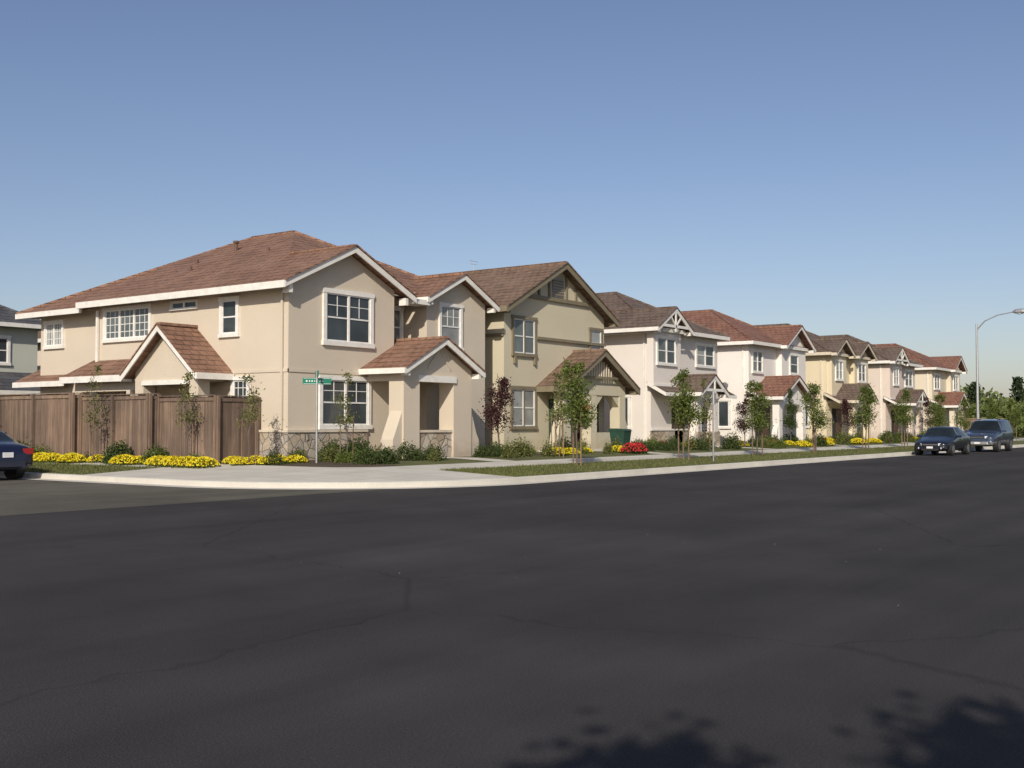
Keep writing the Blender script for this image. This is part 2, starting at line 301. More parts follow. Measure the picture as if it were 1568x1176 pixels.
window(g,'L',24.5,39.0,40.3,4.45,5.55,cols=2,rows=0,gl='g2'); grids(g,'L',24.5,39.1,40.2,4.55,5.4,6,3)
window(g,'L',24.2,28.05,28.95,2.1,3.1,cols=1,rows=0,gl='g1'); grids(g,'L',24.2,28.15,28.85,2.2,3,3,3)
window(g,'L',24.2,33.6,34.9,1.8,2.9,cols=2,rows=0,gl='g1')
T.box(24.1,24.169,36.28,36.39,3.4,5.7)
Rf.slab([(22.7,28.85,3.2),(22.7,30.8,4.82),(24.3,30.8,4.82),(24.3,28.85,3.2)]); Rf.slab([(22.7,32.75,3.2),(22.7,30.8,4.82),(24.3,30.8,4.82),(24.3,32.75,3.2)])
Rf.beam((22.68,30.8,4.88),(24.25,30.8,4.88),.2,.1)
T.beam((22.665,28.85,3.17),(22.665,30.8,4.79),.05,.2); T.beam((22.665,32.75,3.17),(22.665,30.8,4.79),.05,.2)
Rf.beam((22.66,28.85,3.23),(22.66,30.8,4.85),.12,.055); Rf.beam((22.66,32.75,3.23),(22.66,30.8,4.85),.12,.055)
T.beam((22.66,28.82,3.19),(24.16,28.82,3.19),.06,.2); T.beam((22.66,32.78,3.19),(23.1,32.78,3.19),.06,.2)
W.prism_x([(29.2,2.95),(32.5,2.95),(32.5,3.3),(30.8,4.66),(29.2,3.3)],23.05,24.16)
W.box(23.05,23.5,29.2,29.65,.3,2.949); W.box(23.05,23.5,32.05,32.5,.3,2.949)
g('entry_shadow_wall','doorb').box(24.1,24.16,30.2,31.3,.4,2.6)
T.box(23.0,23.049,29.6,32.1,2.85,3.0)
Rf.slab([(22.95,32.8,3.25),(22.95,36.7,3.25),(24.25,36.7,3.9),(24.25,32.8,3.9)]); T.beam((22.92,32.85,3.23),(22.92,36.73,3.23),.06,.22)
W.box(23.3,24.16,32.9,36.39,2.7,3.2); 
for y in (33.0,36.0): W.box(23.3,23.65,y,y+.35,.3,2.7)
Rf.slab([(24.0,38.2,3.2),(24.0,41.6,3.2),(25.2,41.6,3.8),(25.2,38.2,3.8)]); T.beam((23.97,38.2,3.18),(23.97,41.63,3.18),.06,.2)
# front porch
W.box(27.7,28.5,24.6,25.25,.3,3.0); W.box(30.3,31.3,24.6,25.25,.3,3.0)
W.box(27.7,31.3,24.6,25.25,3.001,3.38)
for x0,x1 in ((27.7,27.98),(31.02,31.3)): W.box(x0,x1,25.251,26.26,3.001,3.38)
W.box(28.0,31.0,25.26,26.25,3.2,3.3)
W.prism_y([(27.2,.3),(27.7,.3),(27.7,2.0),(27.35,1.25),(27.25,1.05)],24.66,25.2); W.prism_y([(31.3,.3),(31.85,.3),(31.8,1.0),(31.65,1.25),(31.3,2.2)],24.66,25.2)
W.box(28.501,30.299,24.75,25.1,.3,1.28); S.box(28.501,30.299,24.69,24.749,.3,1.28); C.box(28.501,30.299,24.64,25.15,1.281,1.36)
T.box(28.4,30.4,24.54,24.599,2.98,3.2)
gableY(g,27.4,31.6,24.3,27.6,3.42,4.5,'r1','white','w1',27.7,31.3,24.6,3.381)
W.box(30.3,30.8,26.9,27.39,.3,3.0)
g('porch_floor','conc').box(27.9,31.3,24.9,27.38,.3,.5); g('front_door','doorb').box(29.2,30.1,27.3,27.39,.5,2.6)
W.beam((28.9,24.58,3.5),(29.5,24.58,4.15),.03,.1); W.beam((30.1,24.58,3.5),(29.5,24.58,4.15),.03,.1)
V=g('roof_vents','vent')
V.tube([(28.4,33.8,8.1),(28.4,33.8,8.5)],[.07,.07]); V.tube([(28.4,33.8,8.5),(28.4,33.8,8.58)],[.12,.12])
V.tube([(26.2,33.7,7.0),(26.2,33.7,7.35)],[.06,.06]); V.tube([(27.2,34.6,7.4),(27.2,34.6,7.8)],[.06,.06]); V.tube([(27.7,31.2,7.7),(27.7,31.2,8.0)],[.06,.06])
g.done()
# ---------------------------------------------------------------- HOUSE 2
g=G('gabled_house'); W=g('walls','w2'); T=g('fascia','olive')
W.box(35.8,43.4,26.5,40,.2,6.2)
gableY(g,35.35,43.85,26.05,40.4,6.22,8.4,'r2','olive','w2',35.8,43.4,26.5,6.201,h=.24)
s=(8.4-6.22)/4.25
T.beam((37.15,26.44,6.9),(42.05,26.44,6.9),.1,.16)
for x in (38.2,38.95,40.25,41.0):
    zt=min(8.1,8.4-abs(x-39.6)*s-.18); T.box(x-.05,x+.05,26.42,26.499,6.9,zt)
g('gable_vent','gray').box(39.2,40.0,26.43,26.499,6.95,7.75)
for i in range(6): T.box(39.22,39.98,26.40,26.429,7.0+i*.12,7.06+i*.12)
T.beam((38.0,26.44,5.18),(43.4,26.44,5.18),.1,.12)
T.beam((35.75,26.5,5.18),(35.75,34,5.18),.08,.12)
window(g,'F',26.5,36.3,38.0,4.3,5.95,'olive',2,1,t=.13,gl='g3'); window(g,'F',26.5,42.1,43.2,4.5,5.85,'olive',1,1,t=.12,gl='g2')
window(g,'F',26.5,36.2,38.0,1.35,3.1,'olive',2,1,t=.13,gl='g2')
window(g,'L',35.8,28.0,29.2,4.5,5.5,'olive',1,1,t=.1,gl='g1')
C=g('sill_brackets','olive'); C.box(36.4,36.5,26.38,26.499,4.0,4.3); C.box(37.8,37.9,26.38,26.499,4.0,4.3)
gableY(g,38.0,43.8,24.95,27.2,3.12,4.72,'r2','olive',h=.24)
W.prism_y([(38.45,3.25),(43.4,3.25),(40.9,4.55)],25.45,25.6)
W.box(38.4,43.4,25.4,25.7,2.8,3.249)
Lt=g('gable_lattice','cream')
for i in range(11):
    x=39.9+i*.2; zt=4.7-abs(x-40.9)*.55-.25
    Lt.box(x-.03,x+.03,25.2,25.24,3.55,zt)
T.beam((39.3,25.22,3.6),(42.5,25.22,3.6),.06,.1)
for x in (38.45,40.5,42.9):
    W.box(x,x+.5,25.4,25.9,.3,2.79); 
W.prism_y([(37.95,.3),(38.45,.3),(38.45,1.9),(38.1,1.1)],25.45,25.85); W.prism_y([(43.4,.3),(43.95,.3),(43.8,1.1),(43.4,2.0)],25.45,25.85)
W.prism_y([(38.95,2.3),(38.95,2.799),(39.6,2.799)],25.45,25.85); W.prism_y([(40.5,2.3),(40.5,2.799),(39.85,2.799)],25.45,25.85)
W.prism_y([(41.0,2.3),(41.0,2.799),(41.6,2.799)],25.45,25.85); W.prism_y([(42.9,2.3),(42.9,2.799),(42.3,2.799)],25.45,25.85)
g('front_door','door').box(38.95,39.9,26.4,26.499,.5,2.6); g('recess_shade_panel','dark').box(41,42.8,26.42,26.499,.5,2.5)  # flat dark panel on the wall paints the shade of an opening
g('porch_floor','conc').box(38.2,43.4,25.3,26.49,.3,.5)
W.box(41.0,42.9,25.45,25.7,.3,1.2)
g('antenna','metal').tube([(39.6,31,8.4),(39.6,31,8.9)],[.02,.015]); g('antenna','metal').beam((39.3,31,8.88),(39.9,31,8.88),.015,.015); g('antenna','metal').beam((39.4,31,8.75),(39.8,31,8.75),.015,.015)
g.done()
# ---------------------------------------------------------------- row houses
def row_house(name,x0,x1,wall,roof,trim,gabs,porch,wins,stone_base=False,truss=False,side_win=True,low='hip',zE=6.25):
    g=G(name); W=g('walls',wall); T=g('fascia',trim); y=26.5
    W.box(x0,x1,y,39,.2,zE-.05)
    hip(g,x0-.45,x1+.45,y-.45,39.5,zE,2.3,roof,trim,30.6,34.5)
    for (a,b,zp) in gabs:
        gableY(g,a,b,y-.8,30,zE-.05,zp,roof,trim,wall,a+.4,b-.4,y-.35,zE-.3,name='roof')
        W.box(a+.4,b-.4,y-.35,y-.001,3.4,zE-.301)
        T.box(a+.35,b-.35,y-.39,y-.351,3.4,3.52)
        if truss:
            xc=(a+b)/2; T.box(xc-.05,xc+.05,y-.86,y-.8,zE-.2,zp-.2); T.beam((a+.5,y-.83,zE+.12),(b-.5,y-.83,zE+.12),.06,.13)
            T.beam((xc,y-.83,zE+.1),(xc-.5,y-.83,zE+.55),.05,.1); T.beam((xc,y-.83,zE+.1),(xc+.5,y-.83,zE+.55),.05,.1)
    for (a,b,z0,z1,c,off) in wins:
        window(g,'F',y-off,a,b,z0,z1,'white',c,1)
    if side_win: window(g,'L',x0,27.6,28.5,1.3,3.0,'white',1,0,gl='g1'); window(g,'L',x0,31,32,4.5,5.6,'white',1,1,gl='g1')
    Rf=g('roof',roof); pa,pb,pz=porch
    Rf.slab([(x0-.3,y-.95,3.1),(x1+.2,y-.95,3.1),(x1+.2,y+.05,3.62),(x0-.3,y+.05,3.62)],.1); T.beam((x0-.33,y-.98,3.08),(x1+.23,y-.98,3.08),.06,.17)
    T.beam((x0-.33,y-.98,3.08),(x0-.33,y,3.6),.05,.17)
    gableY(g,pa,pb,y-2.0,y+.3,3.12,pz,roof,trim,wall,pa+.35,pb-.35,y-1.65,3.0)
    if truss:
        xc=(pa+pb)/2; T.box(xc-.05,xc+.05,y-2.06,y-2.0,3.1,pz-.2); T.beam((pa+.4,y-2.03,3.3),(pb-.4,y-2.03,3.3),.06,.13)
    W.box(pa+.35,pb-.35,y-1.65,y-1.3,2.7,2.999)
    for x in (pa+.35,pb-.8):
        W.box(x,x+.45,y-1.65,y-1.25,.3,2.699)
        if stone_base: g('stone_piers','stone').box(x-.06,x+.51,y-1.71,y-1.19,.3,1.2)
    W.prism_y([(pa+.8,2.25),(pa+.8,2.699),(pa+1.25,2.699)],y-1.64,y-1.3); W.prism_y([(pb-.8,2.25),(pb-.8,2.699),(pb-1.25,2.699)],y-1.64,y-1.3)
    W.prism_y([(pa-.1,.3),(pa+.349,.3),(pa+.349,1.6),(pa+.05,.95)],y-1.6,y-1.3)
    g('front_door','doorb').box((pa+pb)/2-.5,(pa+pb)/2+.5,y-.07,y-.001,.5,2.6); g('recess_shade_panel','dark').box(pa+.8,(pa+pb)/2-.55,y-.05,y-.001,.5,2.6)  # dark panel beside the door paints in the shade of a recessed entry
    g('porch_floor','conc').box(pa,pb,y-1.8,y-.01,.3,.5)
    if stone_base: g('stone_base','stone').box(x0-.07,x1,y-.07,y-.001,.3,1.25); g('stone_cap','white').box(x0-.1,x1,y-.11,y-.001,1.251,1.33)
    V=g('roof_vents','vent'); xc=(x0+x1)/2; V.tube([(xc-1.4,32,7.6),(xc-1.4,32,8.0)],[.06,.06])
    g('downspout',trim).box(x0-.06,x0-.001,y+.3,y+.38,.5,6.0)
    return g.done()
row_house('truss_gable_house',47.7,55.0,'w3','r3','white',[(46.95,50.55,7.25)],(49.0,52.0,4.0),[(47.6,49.6,4.4,5.85,2,.35),(52.4,54.6,4.5,5.8,2,0),(52.6,54.3,1.4,2.8,2,0)],True,True)
row_house('white_stucco_house',59,66.5,'w4','r4','white',[(62.5,67,7.5)],(59,63.6,4.3),[(59.4,60.9,4.45,5.85,2,0),(64,65.4,4.5,5.8,1,.35),(64.2,65.6,1.4,2.9,2,0)])
row_house('yellow_stucco_house',71,78.3,'w5','r3','cream',[(70.7,74.2,7.2),(75.0,78.6,7.2)],(71.2,75.0,4.2),[(71.7,73.1,4.4,5.8,2,.35),(76,77.6,4.4,5.8,2,.35),(75.6,77.6,1.3,2.9,2,0)])
row_house('pink_beige_house',83,90.3,'w6','r3','white',[(82.6,86.2,7.3)],(83.5,87,4.1),[(83.7,85,4.4,5.8,2,.35),(87.6,89.6,4.4,5.8,2,0),(88,89.6,1.3,2.9,2,0)],False,True)
row_house('cream_stucco_house',95,102.3,'w7','r4','white',[(98.9,102.7,7.4)],(95,98.6,4.2),[(95.5,97.2,4.4,5.8,2,0),(100,101.6,4.4,5.8,2,.35),(99.6,101.4,1.3,2.9,2,0)])
g=G('neighbour_house'); W=g('walls','wg'); W.box(19,30,50,62,.2,6.2)
hip(g,18.5,30.5,49.5,62.5,6.3,2.8,'rg','white',54,57)
window(g,'F',50,27.2,28.6,4.3,5.7,gl='g1'); window(g,'F',50,24,26,4.3,5.7,gl='g1'); window(g,'F',50,24,26,1.3,3,gl='g1')
W.box(27.0,31.5,48.5,49.99,.2,3.0); g('roof','rg').slab([(26.8,48,3.1),(31.8,48,3.1),(31.8,50,4),(26.8,50,4)]); g('fascia','white').beam((26.8,47.97,3.08),(31.8,47.97,3.08),.06,.2)
g.done()
g=G('neighbour_house'); W=g('walls','w6'); W.box(33,44,50,62,.2,6.0); hip(g,32.5,44.5,49.5,62.5,6.0,2.6,'r2','white',54,57); window(g,'F',50,35,37,4.3,5.6); g.done()
# ---------------------------------------------------------------- terrain
def flat(name,pts,z,mat): 
    mb=MB(); mb.add([(x,y,z) for x,y in pts],[tuple(range(len(pts)))]); return mb.obj(name,[M[mat]],recalc=False)
flat('ground',[(-900,-900),(1500,-900),(1500,1500),(-900,1500)],-.06,'ground')
flat('main_road',[(-80,-4),(300,-4),(300,18.3),(-80,18.3)],0,'asph')
flat('side_road',[(4,18.3),(24.5,18.3),(24.5,150),(4,150)],-.004,'asph2')
CX,CY,RR=24.0,23.35,6.0
def path(t,s0=None,s1=None,n=28):
    pts=[]
    r=RR-t
    def P(s):
        if s<0: return (18+t,CY-s)
        if s<=1:
            a=math.pi+s*math.pi/2; return (CX+r*math.cos(a),CY+r*math.sin(a))
        return (CX+(s-1),17.35+t)
    S=[]
    if s0<0: S+= [s0+(min(s1,0)-s0)*i/12 for i in range(13)]
    if s1>0 and s0<1: 
        a=max(s0,0);b=min(s1,1); S+=[a+(b-a)*i/n for i in range(n+1)]
    if s1>1: 
        a=max(s0,1); S+=[a+(s1-a)*i/20 for i in range(21)]
    return [P(s) for s in S]
def h(t): return .15+.045*max(0,min(t,6))
def strip(mb,t0,t1,s0,s1,z0=None,z1=None):
    a=path(t0,s0,s1); b=path(t1,s0,s1); z0=h(t0) if z0 is None else z0; z1=h(t1) if z1 is None else z1
    n=len(a); mb.add([(x,y,z0) for x,y in a]+[(x,y,z1) for x,y in b],[(i,i+1,n+i+1,n+i) for i in range(n-1)])
A0,A1=-100,170
mb=MB(); strip(mb,-.45,0,A0,A1,.006,.012); strip(mb,0,0.02,A0,A1,.012,.135); strip(mb,.02,.06,A0,A1,.135,.155); strip(mb,.06,.17,A0,A1,.155,.158)
mb.obj('kerb',[M['curb']],recalc=False)
mb=MB(); strip(mb,.17,4.4,-4.6,1.2); strip(mb,2.8,4.4,A0,-4.6); strip(mb,2.8,4.4,1.2,A1); mb.obj('pavement',[M['conc']],recalc=False)
mb=MB(); strip(mb,.17,2.8,A0,-4.6); strip(mb,.17,2.8,1.2,A1); mb.obj('verge_grass',[M['grass']],recalc=False)
mb=MB(); strip(mb,4.4,6.0,A0,1.5); 
mb.add([(24,23.35,.42),(35.5,23.35,.42),(35.5,27,.42),(24,27,.42)],[(0,1,2,3)]); mb.add([(24,27,.42),(24.6,27,.42),(24.6,120,.42),(24,120,.42)],[(0,1,2,3)])
mb.obj('planting_bed',[M['bark']],recalc=False)
mb=MB(); strip(mb,4.4,6.0,1.5,A1); mb.add([(35.5,23.35,.42),(193,23.35,.42),(193,26.9,.42),(35.5,26.9,.42)],[(0,1,2,3)])
mb.add([(24.6,27,.42),(193,27,.42),(193,120,.42),(24.6,120,.42)],[(0,1,2,3)])
mb.obj('front_lawn',[M['grass']],recalc=False)
mb=MB()
for x in (28.9,40,50.5,61.3,73,85.2,96.8):
    mb.add([(x,21.7,.355),(x+1.1,21.7,.355),(x+1.1,23.35,.43),(x,23.35,.43),(x+1.1,25.6,.43),(x,25.6,.43)],[(0,1,2,3),(3,2,4,5)])
mb.obj('garden_path',[M['conc']],recalc=False)
flat('far_verge_grass',[(-80,-40),(300,-40),(300,-4.15),(-80,-4.15)],.15,'grass'); mb=MB(); mb.box(-80,300,-4.15,-4,-.05,.151); mb.obj('kerb',[M['curb']])
flat('opposite_lawn',[(-80,18.5),(4,18.5),(4,150),(-80,150)],.15,'grass')
mb=MB(); 
for i in range(26000):
    s=1.2+ (R.random()**1.6)*60; t=R.uniform(.18,2.78); x=CX+s-1; y=17.35+t
    if i%5==0: t=R.uniform(.18,2.78); x=18+t; y=28+R.random()*9
    z=h(t); a=R.uniform(0,6.28); w=.012; hh=R.uniform(.03,.08); dx=math.cos(a)*w;dy=math.sin(a)*w
    mb.add([(x-dx,y-dy,z-.01),(x+dx,y+dy,z-.01),(x+R.uniform(-.03,.03),y+R.uniform(-.03,.03),z+hh)],[(0,1,2)])
mb.obj('grass_blades',[M['leafo']],recalc=False)
mb=MB()
for i in range(40):
    x=R.uniform(3,22); y=R.uniform(0,16.5); r=R.uniform(.003,.007)
    mb.add([(x-r,y,.0),(x,y-r,0),(x+r,y,0),(x,y+r,0),(x,y,r)],[(0,1,4),(1,2,4),(2,3,4),(3,0,4)])
mb.obj('road_grit',[M['conc']],recalc=False)
# ---------------------------------------------------------------- fence
def fence(name,segs):
    F=MB()
    for (x0,y0,x1,y1,zt) in segs:
        L=math.hypot(x1-x0,y1-y0); dx,dy=(x1-x0)/L,(y1-y0)/L; nx,ny=dy,-dx
        n=max(1,int(L/.145)); w=L/n
        for i in range(n):
            a=i*w+.003; b=(i+1)*w-.003; o=R.uniform(0,.012)
            p0=Vector((x0+dx*a+nx*o,y0+dy*a+ny*o,0)); p1=Vector((x0+dx*b+nx*o,y0+dy*b+ny*o,0)); z1=zt+R.uniform(-.02,.015)
            q=Vector((nx,ny,0))*.02
            F.extr([(p0.x,p0.y,.33),(p1.x,p1.y,.33),(p1.x,p1.y,z1),(p0.x,p0.y,z1)],q)
        m=max(1,round(L/2.3))
        for i in range(m+1):
            cx=x0+dx*L*i/m-nx*.05+0; cy=y0+dy*L*i/m-ny*.05
            F.box(cx-.05,cx+.05,cy-.05,cy+.05,.3,zt+.02)
        F.beam((x0,y0,zt+.045),(x1,y1,zt+.045),.13,.03); 
        F.beam((x0-nx*.02,y0-ny*.02,zt-.03),(x1-nx*.02,y1-ny*.02,zt-.03),.02,.11)
    return F.obj(name,[M['fence']])
fence('wooden_fence',[(24.1,27.6,22.5,27.6,2.40),(22.5,27.6,22.5,30.5,2.42),(22.5,30.5,22.2,30.55,2.5),(22.2,30.55,22.2,34.3,2.5),(22.2,34.3,21.9,34.35,2.58),(21.9,34.35,21.9,48,2.58)])
# ---------------------------------------------------------------- plants
def clumps(mb,c,rad,n,size,k,rnd,spread=.33,asp=.6,skip=.0):
    cs=[]
    for i in range(k):
        while True:
            p=Vector((rnd.uniform(-1,1),rnd.uniform(-1,1),rnd.uniform(-1,1)))
            if p.length<1: break
        cs.append(p*.85)
    mr=min(rad[0],rad[1])
    for i in range(n):
        q=rnd.choice(cs); d=Vector((rnd.gauss(0,spread*mr),rnd.gauss(0,spread*mr),rnd.gauss(0,spread*mr)))
        p=Vector((c[0]+q.x*rad[0],c[1]+q.y*rad[1],c[2]+q.z*rad[2]))+d
        mb.leaf(p,size,rnd,asp)
    return [Vector((c[0]+q.x*rad[0],c[1]+q.y*rad[1],c[2]+q.z*rad[2])) for q in cs]
def make_tree(name,H,z0c,rx,nleaf,size,k,leaf,tr=.035,stakes=True,seed=1,spread=.33,low_rail=True):
    rnd=random.Random(seed); mb=MB(); mb.cur=1
    cs=[]
    lv=[(.22,1.0,.45),(.55,.85,.35),(.85,.5,.2)]
    for f,wr,share in lv:
        zz=z0c+(H-z0c)*f; cs+=clumps(mb,(rnd.uniform(-.25,.25)*rx,rnd.uniform(-.25,.25)*rx,zz),(rx*wr,rx*wr,(H-z0c)*.2),int(nleaf*share),size,max(2,int(k*share)),rnd,spread)
    mb.cur=0
    pts=[(rnd.uniform(-.03,.03)*i,rnd.uniform(-.03,.03)*i,H*.95*i/6) for i in range(7)]; pts[0]=(0,0,-.1)
    mb.tube(pts,[tr*(1-.13*i) for i in range(7)],7)
    for c in cs:
        zb=max(z0c*.7,c.z-.35*H*.25-.2); f=min(1,zb/(H*.95)); i=min(5,int(f*6)); a=Vector(pts[i]).lerp(Vector(pts[i+1]),f*6-i)
        mb.tube([a,(a+c)/2+Vector((0,0,.04)),c],[tr*.4,tr*.28,tr*.1],5)
    if stakes:
        mb.cur=2; q=.28 if low_rail else .2; r=.028 if low_rail else .018
        for sx in (-q,q):
            mb.tube([(sx,sx*.3,-.1),(sx,sx*.3,H*.5)],[r,r*.9],6)
        mb.beam((-q,-.08,H*.46),(q,.08,H*.46),.02,.025)
    return mb.obj(name,[M['trunk'],M[leaf],M['stake']],recalc=False)
def inst(src,name,loc,s=1,rz=0,sz=None):
    o=bpy.data.objects.new(name,src.data); sc.collection.objects.link(o); o.location=loc; o.scale=(s,s,sz or s); o.rotation_euler=(0,0,rz); return o
def place(src,loc,s=1,rz=0,sz=None): src.location=loc; src.scale=(s,s,sz or s); src.rotation_euler=(0,0,rz)
variants=[make_tree('street_tree',3.35,1.15,.58,2900,.09,26,'leaf',seed=s,spread=.3) for s in (3,4,5,6)]
pos=[(30.3,1.02),(37.3,.98),(44,.97),(50.7,1.0),(57.5,.95),(64,.95),(70.7,.95),(77.4,1),(84,1),(91,1.02),(98,1),(105,1)]
for i,(x,s) in enumerate(pos):
    v=variants[i%4]; loc=(x,19.45+R.uniform(-.1,.1),.24)
    if i<4: place(v,loc,s,R.uniform(0,6))
    else: inst(v,'street_tree',loc,s*R.uniform(.92,1.12),R.uniform(0,6))
sap=[make_tree('staked_sapling',2.85,1.0,.26,n,.08,12,'leafo',tr=.022,seed=s,spread=.5,low_rail=False) for s,n in ((11,480),(12,560),(13,520),(14,380))]
for o,(x,y,z,s) in zip(sap,((22.0,28.4,.38,1.0),(22.3,25.9,.38,.95),(24.2,23.75,.4,.92),(21.5,32.6,.36,1.1))): place(o,(x,y,z),s,R.uniform(0,6))
inst(sap[1],'staked_sapling',(33.9,22.6,.4),1.1,1.0); inst(sap[0],'staked_sapling',(34.8,23.3,.42),1.0,2.0); inst(sap[2],'staked_sapling',(46,22.8,.42),1.1,2.0)
t=make_tree('young_tree',3.4,1.0,.4,2600,.085,22,'leafd',stakes=False,seed=21); place(t,(20.2,38.6,.3),1.25)
inst(t,'young_tree',(57.6,23.5,.42),.9,2)
pl=[make_tree('plum_tree',3.1,.95,.48,2600,.085,24,'leafr',stakes=False,seed=s) for s in (31,32)]
place(pl[0],(32.3,24.1,.42),1.0); place(pl[1],(52.0,23.6,.42),.85)
inst(pl[0],'plum_tree',(67.3,23.8,.42),.95,2); inst(pl[1],'plum_tree',(84.5,23.8,.42),1,3)
def shrub(name,r,hh,n,size,leaf,fl=None,nf=0,seed=1):
    rnd=random.Random(seed); mb=MB(); mb.cur=0
    for i in range(n):
        a=rnd.uniform(0,6.283); u=rnd.uniform(0,1); e=math.asin(u); rr=r*(.6+.45*rnd.random())*(1+.14*math.sin(3*a+seed)+.12*math.sin(5*a+4*e))
        p=Vector((rr*math.cos(e)*math.cos(a),rr*math.cos(e)*math.sin(a),hh*math.sin(e)*rr/r)); mb.leaf(p,size,rnd)
    mb.tube([(0,0,-.05),(0,0,hh*.5)],[.03,.015],5)
    for i in range(6): a=i*1.05; mb.tube([(0,0,.02),(r*.5*math.cos(a),r*.5*math.sin(a),hh*.5)],[.015,.008],4)
    if nf:
        mb.cur=1
        for i in range(nf):
            a=rnd.uniform(0,6.283); e=math.asin(rnd.uniform(.25,1)); rr=r*1.06
            p=Vector((rr*math.cos(e)*math.cos(a),rr*math.cos(e)*math.sin(a),hh*1.06*math.sin(e))); mb.leaf(p,size*.95,rnd,.9)
    return mb.obj(name,[M[leaf],M[fl or 'yel']],recalc=False)
sh=[shrub('shrub',.42,.55,1100,.07,'leafd',seed=1),shrub('shrub',.38,.42,900,.07,'leaf',seed=2),shrub('shrub',.3,.6,700,.07,'leafo',seed=3)]
fy=[shrub('yellow_flower_clump',.42,.28,500,.06,'leaf','yel',520,seed=4),shrub('yellow_flower_clump',.36,.24,420,.06,'leaf','yel',380,seed=5)]
fr=shrub('red_flower_clump',.4,.45,450,.07,'leafd','red',420,seed=6)
used=set()
def put(kind,idx,x,y,s=1.0):
    src=kind[idx]; tt=min(x-18,y-17.35); z=h(tt)-.02
    if src.name not in used: used.add(src.name); place(src,(x,y,z),s,R.uniform(0,6))
    else: inst(src,src.name.split('.')[0],(x,y,z),s,R.uniform(0,6))
for y in [27.0+i*.5 for i in range(32)]:
    k=R.random(); x=(21.35 if y>34 else 21.7)+R.uniform(-.25,.15)
    if 29.3<y<29.9 or 31.2<y<32.0: put(sh,0,x,y,R.uniform(.8,1.1))
    elif 32.6<y<33.3: put(sh,2,x,y,.6)
    elif k<.8: put(fy,R.randint(0,1),x-.15,y,R.uniform(.85,1.25))
    else: put(sh,1,x,y,R.uniform(.6,.9))
for y in (31.5,35.5,36.6,29.5): put(sh,R.randint(0,1),21.75 if y<34 else 21.4,y,1.2)
for y in (26.6,27.3,27.9,28.6,30.4,33.2,34.4,35.0): put(fy,0,21.2,y,1.1)
for i in range(34):
    a=R.random(); x=22.6+a*8.2; y=25.3 if x<24 else R.uniform(22.6,25.7)
    if x>27 and y>24: y=23.6
    if 28.6<x<30.3: continue
    k=R.random()
    if k<.5: put(sh,0,x,y,R.uniform(.5,.9))
    elif k<.72: put(sh,1,x,y,R.uniform(.5,.9))
    elif k<.86: put(sh,2,x,y,R.uniform(.5,.9))
    else: put(fy,1,x,y,.6)
for x,y,s in ((25.4,25.6,1.1),(26.6,25.5,1.2),(26.0,25.2,1.0),(26.6,23.5,1.0),(25.0,24.6,.9)): put(sh,0,x,y,s)
for x,y in ((22.9,26.3),(23.4,25.9),(22.6,26.9),(23.5,25.2),(22.3,26.2),(22.7,25.5)): put(fy,0,x,y,.85)
for i in range(46):
    x=31+i*.34+R.uniform(-.2,.2); 
    if 39.8<x<41.3: continue
    k=R.random(); y=R.uniform(22.6,24.6)
    if 32<x<39.6 and k<.65: put(fy,R.randint(0,1),x,y-.2,R.uniform(.8,1.2))
    elif k<.7: put(sh,0,x,y,R.uniform(.5,1.0))
    elif k<.85: put(sh,1,x,y,R.uniform(.5,1))
    else: put(sh,2,x,y,R.uniform(.6,1.1))
for x in (39.0,39.6): put([fr],0,x,22.6,.95)
for i in range(150):
    x=44+i*.41+R.uniform(-.2,.2); k=R.random(); y=R.uniform(22.4,25.2) 
    if any(abs(x-(q+.55))<.9 for q in (50.5,61.3,73,85.2,96.8)): continue
    if k<.24: put(fy,R.randint(0,1),x,y-.2,R.uniform(.9,1.3))
    elif k<.6: put(sh,0,x,y,R.uniform(.6,1.25))
    elif k<.8: put(sh,1,x,y,R.uniform(.6,1.2))
    elif k<.97: put(sh,2,x,y,R.uniform(.7,1.4))
    else: put([fr],0,x,y,.8)
def belt(name,pts,n,size,leaf,seed):
    rnd=random.Random(seed); mb=MB(); mb.cur=1
    for (x,y,r,hh) in pts:
        k=[Vector((rnd.gauss(0,r*.45),rnd.gauss(0,r*.45),rnd.uniform(.15,1)*hh)) for _ in range(11)]
        for _ in range(n):
            q=rnd.choice(k); mb.leaf(Vector((x,y,0))+q+Vector((rnd.gauss(0,r*.25),rnd.gauss(0,r*.25),rnd.gauss(0,hh*.1))),size,rnd,.8)
    mb.cur=0
    for (x,y,r,hh) in pts: mb.tube([(x,y,-.1),(x,y,hh*.8)],[.15,.05],5)
    return mb.obj(name,[M['trunk'],M[leaf]],recalc=False)
rr=random.Random(5)
belt('distant_trees',[(114+rr.uniform(-4,12),-25+i*1.35+rr.uniform(-.5,.5),2.3,rr.uniform(2.9,4.1)) for i in range(56)],560,.42,'far',8)
belt('distant_trees',[(165+rr.uniform(-6,12),-30+i*2.6,3.4,rr.uniform(4.8,6.0)) for i in range(36)],380,.65,'far',9)
def pine(x,y,H,seed):
    rnd=random.Random(seed); mb=MB(); mb.tube([(0,0,-.1),(0,0,H*.95)],[.22,.04],6); mb.cur=1
    for L in range(13):
        z=H*(.25+.73*L/13); r=(1-L/13)*H*.2+.25
        for b in range(9):
            a=rnd.uniform(0,6.28); rl=r*rnd.uniform(.6,1.15)
            mb.cur=0; mb.tube([(0,0,z),(rl*math.cos(a),rl*math.sin(a),z-.1*rl)],[.04,.015],4); mb.cur=1
            for _ in range(16):
                f=rnd.uniform(.25,1.05)*rl; mb.leaf(Vector((f*math.cos(a),f*math.sin(a),z-.1*f))+Vector((rnd.gauss(0,.18),rnd.gauss(0,.18),rnd.gauss(0,.14))),.5,rnd,.5)
    o=mb.obj('pine_tree',[M['trunk'],M['pine']],recalc=False); o.location=(x,y,0)
